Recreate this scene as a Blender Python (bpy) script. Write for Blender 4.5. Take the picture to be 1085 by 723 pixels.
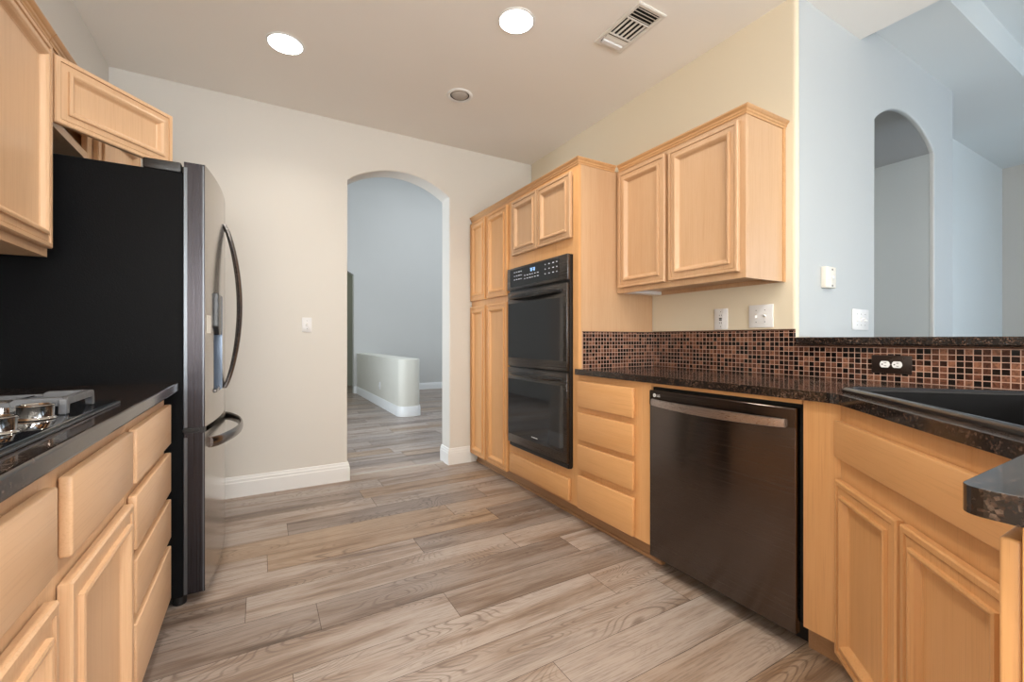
import bpy, bmesh, math, random
from mathutils import Vector, Matrix
PI = math.pi
R = math.radians
random.seed(7)

# ------------------------------------------------------------------ clear
for o in list(bpy.data.objects):
    bpy.data.objects.remove(o, do_unlink=True)
scn = bpy.context.scene
C = scn.collection

# ------------------------------------------------------------------ camera
cam_d = bpy.data.cameras.new('camera')
cam = bpy.data.objects.new('camera', cam_d)
C.objects.link(cam)
cam.location = (0, 0, 1.08)
cam.rotation_euler = (R(90), 0, -math.atan2(266.8, 465.0))
cam_d.sensor_width = 36.0
cam_d.lens = 36.0 * 465.0 / 1085.0
cam_d.shift_y = -1.9 / 1085.0
cam_d.clip_start = 0.02
scn.camera = cam

# ------------------------------------------------------------------ world, lights, exposure
scn.view_settings.view_transform = 'Standard'
scn.view_settings.look = 'None'
scn.view_settings.gamma = 1.0
scn.view_settings.use_curve_mapping = False
scn.view_settings.exposure = 0.27

w = bpy.data.worlds.new('sky')
scn.world = w
w.use_nodes = True
wn = w.node_tree.nodes
bg = wn['Background']
bg.inputs[0].default_value = (0.75, 0.86, 1.0, 1)
bg.inputs[1].default_value = 1.6


def area(name, loc, rot, sx, sy, power, col):
    d = bpy.data.lights.new(name, 'AREA')
    d.shape = 'RECTANGLE'
    d.size = sx
    d.size_y = sy
    d.energy = power
    d.color = col
    o = bpy.data.objects.new(name, d)
    o.location = loc
    o.rotation_euler = rot
    C.objects.link(o)
    return o


DAY = (0.88, 0.94, 1.0)
# daylight through the nook window behind the camera and the dining windows; fill lamps are added
area('daylight_nook', (0.45, -2.9, 1.5), (R(126), 0, 0), 2.4, 1.7, 108, (1.0, 0.97, 0.93))
area('fill_left_side', (-0.90, -1.35, 1.30), (0, R(-95), R(8)), 1.9, 1.9, 46, (1.0, 0.84, 0.60))  # added fill for the right-hand cabinets, no known source
area('fill_nook_right', (2.66, -1.85, 1.30), (0, R(100), R(-22)), 1.9, 1.4, 30, (0.82, 0.92, 1.0))  # added cool fill for the left-hand cabinets
area('daylight_dining', (4.8, -0.86, 1.5), (R(100), 0, 0), 2.4, 1.6, 20, (0.74, 0.89, 1.0))
area('fill_hall_overhead', (3.4, 6.4, 4.6), (0, 0, 0), 3.0, 3.5, 60, (0.92, 0.96, 1.0))  # added overhead fill for the far room, under a closed ceiling
area('fill_hall_left', (-1.1, 5.0, 1.6), (0, R(-90), 0), 2.0, 1.6, 60, (0.84, 0.93, 1.0))  # added fill that brightens the archway's right reveal
area('fill_passage', (2.95, 2.85, 2.7), (0, 0, 0), 0.9, 0.9, 9, (0.92, 0.97, 1.0))  # added fill to lighten the passage, no opening here
area('light_beyond', (0.6, 10.0, 3.2), (0, 0, 0), 0.8, 0.8, 9, (0.95, 1.0, 0.9))
LAMP_W = 6.0
LAMP_COL = (1.0, 0.92, 0.80)

# ------------------------------------------------------------------ material helpers


def nmat(name):
    m = bpy.data.materials.new(name)
    m.use_nodes = True
    nt = m.node_tree
    b = nt.nodes['Principled BSDF']
    return m, nt, b


def nd(nt, typ, **kw):
    n = nt.nodes.new(typ)
    for k, v in kw.items():
        if hasattr(n, k):
            setattr(n, k, v)
        else:
            n.inputs[k].default_value = v
    return n


def ramp(nt, fac, stops, interp='LINEAR'):
    r = nt.nodes.new('ShaderNodeValToRGB')
    r.color_ramp.interpolation = interp
    e = r.color_ramp.elements
    while len(e) > 1:
        e.remove(e[-1])
    e[0].position = stops[0][0]
    e[0].color = (*stops[0][1], 1)
    for p, c in stops[1:]:
        q = e.new(p)
        q.color = (*c, 1)
    nt.links.new(fac, r.inputs[0])
    return r


def mixc(nt, fac, a, b, mode='MIX'):
    m = nt.nodes.new('ShaderNodeMix')
    m.data_type = 'RGBA'
    m.blend_type = mode
    for i, v in ((0, fac), (6, a), (7, b)):
        if isinstance(v, (int, float)):
            m.inputs[i].default_value = v
        elif isinstance(v, tuple):
            m.inputs[i].default_value = (*v, 1)
        else:
            nt.links.new(v, m.inputs[i])
    return m.outputs[2]


def math_n(nt, op, a, b=None):
    m = nt.nodes.new('ShaderNodeMath')
    m.operation = op
    for i, v in enumerate((a, b)):
        if v is None:
            continue
        if isinstance(v, (int, float)):
            m.inputs[i].default_value = v
        else:
            nt.links.new(v, m.inputs[i])
    return m.outputs[0]


def bump(nt, bsdf, h, strength, dist=0.002):
    b = nt.nodes.new('ShaderNodeBump')
    b.inputs['Strength'].default_value = strength
    b.inputs['Distance'].default_value = dist
    nt.links.new(h, b.inputs['Height'])
    nt.links.new(b.outputs[0], bsdf.inputs['Normal'])


def objcoord(nt, scale=(1, 1, 1), rnd=0.0):
    tc = nt.nodes.new('ShaderNodeTexCoord')
    mp = nt.nodes.new('ShaderNodeMapping')
    mp.inputs['Scale'].default_value = scale
    nt.links.new(tc.outputs['Object'], mp.inputs['Vector'])
    if rnd:
        oi = nt.nodes.new('ShaderNodeObjectInfo')
        cmb = nt.nodes.new('ShaderNodeCombineXYZ')
        s = math_n(nt, 'MULTIPLY', oi.outputs['Random'], rnd)
        for i in range(3):
            nt.links.new(s, cmb.inputs[i])
        nt.links.new(cmb.outputs[0], mp.inputs['Location'])
    return mp.outputs[0]


def paint(name, col, rough=0.55, bs=0.12, scale=160):
    m, nt, b = nmat(name)
    b.inputs['Roughness'].default_value = rough
    v = objcoord(nt)
    n = nd(nt, 'ShaderNodeTexNoise', Scale=scale, Detail=2.0)
    nt.links.new(v, n.inputs['Vector'])
    n2 = nd(nt, 'ShaderNodeTexNoise', Scale=1.3, Detail=2.0)
    nt.links.new(v, n2.inputs['Vector'])
    c = ramp(nt, n2.outputs[0], [(0.3, tuple(x * 0.975 for x in col)), (0.7, col)])
    nt.links.new(c.outputs[0], b.inputs['Base Color'])
    bump(nt, b, n.outputs[0], bs, 0.002)
    return m


def plain(name, col, rough=0.5, metal=0.0, spec=None, coat=0.0):
    m, nt, b = nmat(name)
    b.inputs['Base Color'].default_value = (*col, 1)
    b.inputs['Roughness'].default_value = rough
    b.inputs['Metallic'].default_value = metal
    if coat:
        b.inputs['Coat Weight'].default_value = coat
        b.inputs['Coat Roughness'].default_value = 0.05
    n = nd(nt, 'ShaderNodeTexNoise', Scale=60.0, Detail=3.0)
    nt.links.new(objcoord(nt), n.inputs['Vector'])
    r = ramp(nt, n.outputs[0], [(0.3, (max(rough - 0.03, 0.02),) * 3), (0.7, (rough + 0.03,) * 3)])
    nt.links.new(r.outputs[0], b.inputs['Roughness'])
    return m


def emit(name, col, strength):
    m, nt, b = nmat(name)
    b.inputs['Base Color'].default_value = (*col, 1)
    b.inputs['Emission Color'].default_value = (*col, 1)
    b.inputs['Emission Strength'].default_value = strength
    return m


def wood(name, axis, light, mid, dark, rough=0.34):
    """maple with the grain running along one local axis"""
    m, nt, b = nmat(name)
    st = [26.0, 26.0, 26.0]
    st['xyz'.index(axis)] = 1.1
    v = objcoord(nt, tuple(st), 37.0)
    n1 = nd(nt, 'ShaderNodeTexNoise', Scale=1.0, Detail=5.0, Roughness=0.62, Distortion=0.35)
    nt.links.new(v, n1.inputs['Vector'])
    st2 = [300.0, 300.0, 300.0]
    st2['xyz'.index(axis)] = 5.0
    v2 = objcoord(nt, tuple(st2), 11.0)
    n2 = nd(nt, 'ShaderNodeTexNoise', Scale=1.0, Detail=2.0)
    nt.links.new(v2, n2.inputs['Vector'])
    st3 = [3.0, 3.0, 3.0]
    st3['xyz'.index(axis)] = 0.5
    v3 = objcoord(nt, tuple(st3), 5.0)
    n3 = nd(nt, 'ShaderNodeTexNoise', Scale=1.0, Detail=2.0)
    nt.links.new(v3, n3.inputs['Vector'])
    c1 = ramp(nt, n1.outputs[0], [(0.25, mid), (0.55, light), (0.85, mid)])
    f = ramp(nt, n2.outputs[0], [(0.36, (1, 1, 1)), (0.46, (0, 0, 0))])
    c2 = mixc(nt, math_n(nt, 'MULTIPLY', f.outputs[0], 0.20), c1.outputs[0], dark)
    f3 = ramp(nt, n3.outputs[0], [(0.35, (0.90, 0.88, 0.86)), (0.65, (1.0, 1.0, 1.0))])
    c3 = mixc(nt, 1.0, c2, f3.outputs[0], 'MULTIPLY')
    nt.links.new(c3, b.inputs['Base Color'])
    b.inputs['Roughness'].default_value = rough
    bump(nt, b, n2.outputs[0], 0.08, 0.001)
    return m


def granite(name):
    m, nt, b = nmat(name)
    v = objcoord(nt)
    vo = nd(nt, 'ShaderNodeTexVoronoi', Scale=230.0, Randomness=1.0)
    nz = nd(nt, 'ShaderNodeTexNoise', Scale=45.0, Detail=6.0, Roughness=0.7)
    nz2 = nd(nt, 'ShaderNodeTexNoise', Scale=7.0, Detail=3.0)
    for n in (vo, nz, nz2):
        nt.links.new(v, n.inputs['Vector'])
    sep = nt.nodes.new('ShaderNodeSeparateColor')
    nt.links.new(vo.outputs['Color'], sep.inputs[0])
    sp = ramp(nt, sep.outputs[0], [(0.0, (0.006, 0.005, 0.005)), (0.52, (0.014, 0.010, 0.009)), (0.66, (0.040, 0.022, 0.015)),
                                   (0.82, (0.088, 0.049, 0.034)), (0.95, (0.125, 0.085, 0.066))])
    cl = ramp(nt, nz.outputs[0], [(0.42, (0, 0, 0)), (0.58, (1, 1, 1))])
    base = ramp(nt, nz2.outputs[0], [(0.3, (0.010, 0.008, 0.007)), (0.7, (0.020, 0.014, 0.012))])
    c = mixc(nt, cl.outputs[0], base.outputs[0], sp.outputs[0])
    nt.links.new(c, b.inputs['Base Color'])
    b.inputs['Roughness'].default_value = 0.12
    b.inputs['Coat Weight'].default_value = 0.08
    b.inputs['Coat Roughness'].default_value = 0.04
    return m


def mosaic(name, pitch=0.0228):
    """small glass mosaic: brown, copper and black squares in a pale pinkish grout, UVs in metres"""
    m, nt, b = nmat(name)
    tc = nt.nodes.new('ShaderNodeTexCoord')
    sc = nt.nodes.new('ShaderNodeVectorMath')
    sc.operation = 'SCALE'
    sc.inputs['Scale'].default_value = 1.0 / pitch
    nt.links.new(tc.outputs['UV'], sc.inputs[0])
    fl = nt.nodes.new('ShaderNodeVectorMath')
    fl.operation = 'FLOOR'
    nt.links.new(sc.outputs[0], fl.inputs[0])
    fr = nt.nodes.new('ShaderNodeVectorMath')
    fr.operation = 'FRACTION'
    nt.links.new(sc.outputs[0], fr.inputs[0])
    wn_ = nt.nodes.new('ShaderNodeTexWhiteNoise')
    wn_.noise_dimensions = '2D'
    nt.links.new(fl.outputs[0], wn_.inputs['Vector'])
    xyz = nt.nodes.new('ShaderNodeSeparateXYZ')
    nt.links.new(fr.outputs[0], xyz.inputs[0])

    def edge(o):
        a = math_n(nt, 'SUBTRACT', o, 0.5)
        return math_n(nt, 'ABSOLUTE', a)
    e = math_n(nt, 'MAXIMUM', edge(xyz.outputs[0]), edge(xyz.outputs[1]))
    grout = math_n(nt, 'GREATER_THAN', e, 0.435)
    col = ramp(nt, wn_.outputs['Value'], [(0.0, (0.006, 0.004, 0.004)), (0.27, (0.020, 0.008, 0.006)), (0.45, (0.070, 0.028, 0.018)),
                                          (0.65, (0.120, 0.050, 0.031)), (0.84, (0.20, 0.094, 0.058))], 'CONSTANT')
    nz = nd(nt, 'ShaderNodeTexNoise', Scale=70.0, Detail=4.0, Distortion=1.2)
    nt.links.new(tc.outputs['UV'], nz.inputs['Vector'])
    var = ramp(nt, nz.outputs[0], [(0.32, (0.45, 0.42, 0.42)), (0.68, (1.35, 1.25, 1.2))])
    tile = mixc(nt, 1.0, col.outputs[0], var.outputs[0], 'MULTIPLY')
    c = mixc(nt, grout, tile, (0.42, 0.27, 0.21))
    nt.links.new(c, b.inputs['Base Color'])
    rg = math_n(nt, 'ADD', math_n(nt, 'MULTIPLY', grout, 0.6), 0.13)
    nt.links.new(rg, b.inputs['Roughness'])
    hgt = math_n(nt, 'SUBTRACT', 1.0, grout)
    bump(nt, b, hgt, 0.5, 0.0015)
    return m


def planks_mat(name):
    m, nt, b = nmat(name)
    at = nt.nodes.new('ShaderNodeAttribute')
    at.attribute_name = 'plank'
    sep = nt.nodes.new('ShaderNodeSeparateColor')
    nt.links.new(at.outputs['Color'], sep.inputs[0])
    tc = nt.nodes.new('ShaderNodeTexCoord')
    off = nt.nodes.new('ShaderNodeVectorMath')
    off.operation = 'SCALE'
    off.inputs['Scale'].default_value = 23.0
    nt.links.new(at.outputs['Color'], off.inputs[0])
    ad = nt.nodes.new('ShaderNodeVectorMath')
    ad.operation = 'ADD'
    nt.links.new(tc.outputs['Object'], ad.inputs[0])
    nt.links.new(off.outputs[0], ad.inputs[1])

    def mp(s):
        q = nt.nodes.new('ShaderNodeMapping')
        q.inputs['Scale'].default_value = s
        nt.links.new(ad.outputs[0], q.inputs['Vector'])
        return q.outputs[0]
    # broad bands along the board
    n1 = nd(nt, 'ShaderNodeTexNoise', Scale=1.0, Detail=4.0, Roughness=0.55, Distortion=0.6)
    nt.links.new(mp((1.1, 13.0, 1.0)), n1.inputs['Vector'])
    # cathedral figure: rings of a distorted field
    n2 = nd(nt, 'ShaderNodeTexNoise', Scale=1.0, Detail=1.0, Distortion=0.2)
    nt.links.new(mp((1.9, 7.0, 1.0)), n2.inputs['Vector'])
    rings = math_n(nt, 'FRACT', math_n(nt, 'MULTIPLY', n2.outputs[0], 30.0))
    tri = math_n(nt, 'ABSOLUTE', math_n(nt, 'SUBTRACT', rings, 0.5))
    # fine pores
    n3 = nd(nt, 'ShaderNodeTexNoise', Scale=1.0, Detail=3.0, Roughness=0.7)
    nt.links.new(mp((9.0, 190.0, 1.0)), n3.inputs['Vector'])
    n4 = nd(nt, 'ShaderNodeTexNoise', Scale=1.0, Detail=3.0)
    nt.links.new(mp((1.6, 5.0, 1.0)), n4.inputs['Vector'])
    c1 = ramp(nt, n1.outputs[0], [(0.26, (0.165, 0.118, 0.090)), (0.38, (0.330, 0.245, 0.185)), (0.50, (0.480, 0.400, 0.340)), (0.62, (0.530, 0.460, 0.405)), (0.78, (0.37, 0.30, 0.255))])
    rf = ramp(nt, tri, [(0.03, (1, 1, 1)), (0.20, (0, 0, 0))])
    msk = ramp(nt, n4.outputs[0], [(0.47, (0, 0, 0)), (0.60, (1, 1, 1))])
    f2 = math_n(nt, 'MULTIPLY', math_n(nt, 'MULTIPLY', rf.outputs[0], msk.outputs[0]), 0.62)
    c2 = mixc(nt, f2, c1.outputs[0], (0.165, 0.118, 0.092))
    pf = ramp(nt, n3.outputs[0], [(0.36, (1, 1, 1)), (0.50, (0, 0, 0))])
    c3 = mixc(nt, math_n(nt, 'MULTIPLY', pf.outputs[0], 0.42), c2, (0.17, 0.13, 0.105))
    pl = ramp(nt, n3.outputs[0], [(0.56, (0, 0, 0)), (0.70, (1, 1, 1))])
    c3 = mixc(nt, math_n(nt, 'MULTIPLY', pl.outputs[0], 0.35), c3, (0.62, 0.56, 0.51))
    tone = ramp(nt, sep.outputs[0], [(0.0, (0.66, 0.62, 0.61)), (0.3, (0.90, 0.88, 0.87)), (0.6, (1.08, 1.06, 1.05)), (0.82, (1.02, 0.95, 0.89)), (1.0, (0.95, 0.79, 0.61))])
    c4 = mixc(nt, 1.0, mixc(nt, 1.0, c3, tone.outputs[0], 'MULTIPLY'), (0.76, 0.765, 0.785), 'MULTIPLY')
    nt.links.new(c4, b.inputs['Base Color'])
    rr = ramp(nt, n3.outputs[0], [(0.3, (0.42, 0.42, 0.42)), (0.7, (0.30, 0.30, 0.30))])
    nt.links.new(rr.outputs[0], b.inputs['Roughness'])
    bump(nt, b, n3.outputs[0], 0.12, 0.001)
    return m


def brushed(name, col, rough, axis='z', metal=1.0, amt=0.05):
    m, nt, b = nmat(name)
    s = [700.0, 700.0, 700.0]
    s['xyz'.index(axis)] = 2.0
    n = nd(nt, 'ShaderNodeTexNoise', Scale=1.0, Detail=2.0)
    nt.links.new(objcoord(nt, tuple(s)), n.inputs['Vector'])
    b.inputs['Base Color'].default_value = (*col, 1)
    b.inputs['Metallic'].default_value = metal
    r = ramp(nt, n.outputs[0], [(0.3, (rough * 0.8,) * 3), (0.7, (rough * 1.2,) * 3)])
    nt.links.new(r.outputs[0], b.inputs['Roughness'])
    bump(nt, b, n.outputs[0], amt, 0.0005)
    return m


def leather_black(name):
    """the fridge's side: black with a fine pebbled finish"""
    m, nt, b = nmat(name)
    b.inputs['Base Color'].default_value = (0.006, 0.0065, 0.0075, 1)
    b.inputs['Roughness'].default_value = 0.42
    b.inputs['Specular IOR Level'].default_value = 0.05
    n = nd(nt, 'ShaderNodeTexNoise', Scale=240.0, Detail=2.0)
    nt.links.new(objcoord(nt), n.inputs['Vector'])
    bump(nt, b, n.outputs[0], 0.35, 0.001)
    return m


ML, MM, MD = (0.615, 0.400, 0.240), (0.575, 0.358, 0.200), (0.43, 0.225, 0.100)  # upper and tall maple, darkened to offset the strong light on it
M = {
    'wall_r': paint('bounce_warmed_wall_paint', (0.78, 0.70, 0.55)),  # back wall's paint, with warm bounced light put into the colour
    'wall': paint('warm_white_wall_paint', (0.71, 0.69, 0.645)),
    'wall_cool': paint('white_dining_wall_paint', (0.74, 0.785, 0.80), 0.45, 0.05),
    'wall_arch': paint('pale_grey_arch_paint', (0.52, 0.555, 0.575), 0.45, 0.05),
    'ceil': paint('ceiling_paint', (0.90, 0.875, 0.835), 0.8, 0.10, 90),
    'trim': plain('white_trim_paint', (0.82, 0.83, 0.83), 0.35),
    'wv_b': wood('warm_lit_maple_upright_grain', 'z', (0.745, 0.415, 0.182), (0.700, 0.368, 0.148), (0.47, 0.220, 0.080)),  # same maple with warm light put into the colour, right base run
    'wh_b': wood('warm_lit_maple_level_grain', 'x', (0.745, 0.415, 0.182), (0.700, 0.368, 0.148), (0.47, 0.220, 0.080)),
    'wv_l': wood('cool_lit_maple_upright_grain', 'z', (0.745, 0.495, 0.300), (0.700, 0.450, 0.258), (0.50, 0.280, 0.140)),  # same maple with cool daylight put into the colour, left run
    'wh_l': wood('cool_lit_maple_level_grain', 'x', (0.745, 0.495, 0.300), (0.700, 0.450, 0.258), (0.50, 0.280, 0.140)),
    'wv': wood('dimmed_maple_upright_grain', 'z', ML, MM, MD),
    'wh': wood('dimmed_maple_level_grain', 'x', ML, MM, MD),
    'wcrown': wood('maple_moulding', 'x', (0.62, 0.36, 0.17), (0.54, 0.29, 0.125), (0.36, 0.18, 0.07)),
    'wtoe': wood('maple_toe_kick', 'x', (0.42, 0.24, 0.125), (0.36, 0.20, 0.10), (0.2, 0.1, 0.05)),
    'inside': plain('cabinet_interior', (0.45, 0.33, 0.22), 0.6),
    'granite': granite('dark_granite'),
    'tile': mosaic('mosaic_tile'),
    'tiletrim': plain('dark_tile_edge', (0.10, 0.045, 0.028), 0.4),
    'floor': planks_mat('plank_floor'),
    'gap': plain('plank_joint', (0.06, 0.045, 0.035), 0.8),
    'black_side': leather_black('black_fridge_side'),
    'bss': brushed('black_stainless', (0.135, 0.112, 0.102), 0.23, 'x', 1.0, 0.012),
    'bss_face': brushed('black_stainless_fridge_face', (0.42, 0.39, 0.36), 0.16, 'z', 1.0, 0.02),
    'bss_edge': brushed('black_stainless_fridge_edge', (0.045, 0.042, 0.047), 0.30, 'z', 1.0, 0.01),
    'bss_handle': brushed('black_stainless_handle', (0.20, 0.19, 0.19), 0.24, 'x', 1.0, 0.01),
    'dw_handle': brushed('warm_steel_handle', (0.56, 0.48, 0.44), 0.30, 'x', 1.0, 0.01),
    'steel': brushed('light_steel_edge', (0.15, 0.165, 0.185), 0.32, 'z', 1.0, 0.01),
    'black_gloss': plain('black_glass', (0.008, 0.008, 0.010), 0.05, 0.0, None, 0.5),
    'sink_matte': plain('sink_black_composite', (0.002, 0.002, 0.0025), 0.6),
    'sink_rim': plain('sink_black_rim', (0.010, 0.010, 0.012), 0.16),
    'black_plastic': plain('black_plastic', (0.010, 0.010, 0.011), 0.40),
    'black_satin': plain('black_satin_enamel', (0.022, 0.022, 0.024), 0.25),
    'oven_frame': brushed('black_oven_steel', (0.125, 0.118, 0.116), 0.28, 'x', 1.0, 0.006),
    'void': plain('dark_gap', (0.004, 0.004, 0.004), 0.9),
    'chrome': plain('chrome', (0.55, 0.54, 0.53), 0.10, 1.0),
    'grate': plain('grey_cast_grate', (0.12, 0.126, 0.138), 0.38, 0.4),
    'burner': plain('burner_cap', (0.05, 0.035, 0.025), 0.28, 0.3),
    'white': plain('white_plastic', (0.80, 0.81, 0.83), 0.35),
    'ivory': plain('ivory_plastic', (0.78, 0.76, 0.70), 0.4),
    'slot': plain('dark_slot', (0.03, 0.03, 0.03), 0.5),
    'brown_plate': plain('dark_brown_plate', (0.018, 0.010, 0.008), 0.3),
    'logo': plain('silver_lettering', (0.62, 0.62, 0.64), 0.35),
    'mark': emit('panel_legend', (0.62, 0.66, 0.72), 0.30),
    'display': emit('clock_digits', (0.35, 0.60, 0.95), 0.9),
    'lamp': emit('lit_lamp_lens', (1.0, 0.97, 0.92), 14.0),
    'speaker': paint('grey_speaker_mesh', (0.45, 0.42, 0.39), 0.8, 0.4, 400),
    'vent': plain('vent_enamel', (0.76, 0.74, 0.70), 0.45),
    'glass': plain('window_glass', (0.9, 0.95, 1.0), 0.02),
    'dispense': plain('dispenser_panel', (0.16, 0.20, 0.26), 0.18, 0.6),
}
_b = M['bss'].node_tree.nodes['Principled BSDF']
_b.inputs['Anisotropic'].default_value = 0.85
_b.inputs['Anisotropic Rotation'].default_value = 0.25
_t = M['bss'].node_tree.nodes.new('ShaderNodeTangent')
_t.direction_type = 'RADIAL'
_t.axis = 'Z'
M['bss'].node_tree.links.new(_t.outputs[0], _b.inputs['Tangent'])
M['sink_matte'].node_tree.nodes['Principled BSDF'].inputs['Specular IOR Level'].default_value = 0.12
gn = M['glass'].node_tree.nodes['Principled BSDF']
gn.inputs['Transmission Weight'].default_value = 1.0

# ------------------------------------------------------------------ mesh helpers


class MB:
    def __init__(self):
        self.bm = bmesh.new()

    def merge(self, b2, mi=0):
        mp = {}
        for v in b2.verts:
            mp[v] = self.bm.verts.new(v.co)
        for f in b2.faces:
            try:
                nf = self.bm.faces.new([mp[v] for v in f.verts])
                nf.material_index = mi
            except ValueError:
                pass
        b2.free()
        return self

    def box(self, x0, x1, y0, y1, z0, z1, bev=0.0, seg=2, mi=0):
        b2 = bmesh.new()
        bmesh.ops.create_cube(b2, size=1.0)
        bmesh.ops.scale(b2, vec=(abs(x1 - x0), abs(y1 - y0), abs(z1 - z0)), verts=b2.verts)
        bmesh.ops.translate(b2, vec=((x0 + x1) / 2, (y0 + y1) / 2, (z0 + z1) / 2), verts=b2.verts)
        if bev:
            bmesh.ops.bevel(b2, geom=list(b2.edges), offset=bev, segments=seg, profile=0.5, affect='EDGES')
        return self.merge(b2, mi)

    def prism(self, pts, z0, z1, axis='z', bev=0.0, seg=2, mi=0):
        """polygon pts extruded; axis z: pts are (x,y); axis y: pts are (x,z); axis x: pts are (y,z)"""
        b2 = bmesh.new()

        def co(p, t):
            return {'z': (p[0], p[1], t), 'y': (p[0], t, p[1]), 'x': (t, p[0], p[1])}[axis]
        lo = [b2.verts.new(co(p, z0)) for p in pts]
        hi = [b2.verts.new(co(p, z1)) for p in pts]
        n = len(pts)
        b2.faces.new(lo)
        b2.faces.new(hi)
        for i in range(n):
            b2.faces.new((lo[i], lo[(i + 1) % n], hi[(i + 1) % n], hi[i]))
        bmesh.ops.recalc_face_normals(b2, faces=b2.faces)
        if bev:
            es = [e for e in b2.edges if e.calc_face_angle(0) > R(35)]
            bmesh.ops.bevel(b2, geom=es, offset=bev, segments=seg, profile=0.5, affect='EDGES')
        return self.merge(b2, mi)

    def cyl(self, c, r, h, axis='z', n=32, r2=None, bev=0.0, mi=0):
        b2 = bmesh.new()
        bmesh.ops.create_cone(b2, cap_ends=True, segments=n, radius1=r, radius2=r if r2 is None else r2, depth=h)
        if axis == 'x':
            bmesh.ops.rotate(b2, matrix=Matrix.Rotation(R(90), 3, 'Y'), verts=b2.verts)
        if axis == 'y':
            bmesh.ops.rotate(b2, matrix=Matrix.Rotation(R(-90), 3, 'X'), verts=b2.verts)
        bmesh.ops.translate(b2, vec=c, verts=b2.verts)
        if bev:
            es = [e for e in b2.edges if e.calc_face_angle(0) > R(50)]
            bmesh.ops.bevel(b2, geom=es, offset=bev, segments=2, affect='EDGES')
        return self.merge(b2, mi)

    def lathe(self, prof, c=(0, 0, 0), n=40, mi=0):
        """profile (r,z) turned about z"""
        b2 = bmesh.new()
        rows = []
        for r, z in prof:
            if r < 1e-6:
                rows.append([b2.verts.new((c[0], c[1], c[2] + z))])
            else:
                rows.append([b2.verts.new((c[0] + r * math.cos(2 * PI * i / n), c[1] + r * math.sin(2 * PI * i / n), c[2] + z)) for i in range(n)])
        for a, b in zip(rows[:-1], rows[1:]):
            for i in range(n):
                j = (i + 1) % n
                q = [a[i % len(a)], a[j % len(a)], b[j % len(b)], b[i % len(b)]]
                u = []
                for v in q:
                    if v not in u:
                        u.append(v)
                if len(u) > 2:
                    b2.faces.new(u)
        bmesh.ops.recalc_face_normals(b2, faces=b2.faces)
        return self.merge(b2, mi)

    def rings(self, x0, x1, z0, z1, prof, mi=0):
        """a framed cabinet door: concentric rectangles (inset, y); first one is the back edge; flat back and panel"""
        b2 = bmesh.new()
        rs = []
        for ins, y in prof:
            rs.append([b2.verts.new(p) for p in ((x0 + ins, y, z0 + ins), (x1 - ins, y, z0 + ins), (x1 - ins, y, z1 - ins), (x0 + ins, y, z1 - ins))])
        b2.faces.new(rs[0])
        b2.faces.new(rs[-1])
        for a, b in zip(rs[:-1], rs[1:]):
            for i in range(4):
                j = (i + 1) % 4
                b2.faces.new((a[i], a[j], b[j], b[i]))
        bmesh.ops.recalc_face_normals(b2, faces=b2.faces)
        return self.merge(b2, mi)

    def sweep(self, path, prof, side=1, closed=False, mi=0):
        """profile (out, z) carried along a plan path of (x,y) with mitred corners; out is to the right of the path for side=1"""
        b2 = bmesh.new()
        n = len(path)
        P = [Vector((p[0], p[1])) for p in path]
        secs = []
        for i in range(n):
            def nrm(a, b):
                d = (b - a).normalized()
                return Vector((d.y, -d.x)) * side
            if closed or 0 < i < n - 1:
                n1 = nrm(P[i - 1], P[i])
                n2 = nrm(P[i], P[(i + 1) % n])
                m = (n1 + n2)
                m = m / max(m.dot(n1), 0.2)
            elif i == 0:
                m = nrm(P[0], P[1])
            else:
                m = nrm(P[n - 2], P[n - 1])
            secs.append([b2.verts.new((P[i].x + m.x * o, P[i].y + m.y * o, z)) for o, z in prof])
        k = len(prof)
        last = n if closed else n - 1
        for i in range(last):
            a, b = secs[i], secs[(i + 1) % n]
            for j in range(k):
                b2.faces.new((a[j], a[(j + 1) % k], b[(j + 1) % k], b[j]))
        if not closed:
            b2.faces.new(secs[0])
            b2.faces.new(secs[-1])
        bmesh.ops.recalc_face_normals(b2, faces=b2.faces)
        return self.merge(b2, mi)

    def loft(self, secs, mi=0):
        """sections: lists of equal length of 3D points, joined and capped"""
        b2 = bmesh.new()
        V = [[b2.verts.new(p) for p in s] for s in secs]
        k = len(V[0])
        for a, b in zip(V[:-1], V[1:]):
            for j in range(k):
                b2.faces.new((a[j], a[(j + 1) % k], b[(j + 1) % k], b[j]))
        b2.faces.new(V[0])
        b2.faces.new(V[-1])
        bmesh.ops.recalc_face_normals(b2, faces=b2.faces)
        return self.merge(b2, mi)

    def build(self, name, mats, parent=None, smooth=False, loc=None, rotz=0.0, bevel=0.0):
        bmesh.ops.recalc_face_normals(self.bm, faces=self.bm.faces)
        me = bpy.data.meshes.new(name)
        self.bm.to_mesh(me)
        self.bm.free()
        if not isinstance(mats, (list, tuple)):
            mats = [mats]
        for m in mats:
            me.materials.append(M[m] if isinstance(m, str) else m)
        o = bpy.data.objects.new(name, me)
        C.objects.link(o)
        if smooth:
            for p in me.polygons:
                p.use_smooth = True
            me.set_sharp_from_angle(angle=R(38))
        if parent:
            o.parent = parent
        if loc:
            o.location = loc
        if rotz:
            o.rotation_euler = (0, 0, rotz)
        if bevel:
            md = o.modifiers.new('eased_edge', 'BEVEL')
            md.width = bevel
            md.segments = 3
            md.limit_method = 'ANGLE'
            md.angle_limit = R(40)
        return o


def tag(o, label, cat, group=None):
    o['label'] = label
    o['category'] = cat
    if group:
        o['group'] = group
    return o


def thing(name, label, cat, loc=(0, 0, 0), rotz=0.0, group=None):
    o = bpy.data.objects.new(name, None)
    o.empty_display_size = 0.05
    C.objects.link(o)
    o.location = loc
    o.rotation_euler = (0, 0, rotz)
    return tag(o, label, cat, group)


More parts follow.
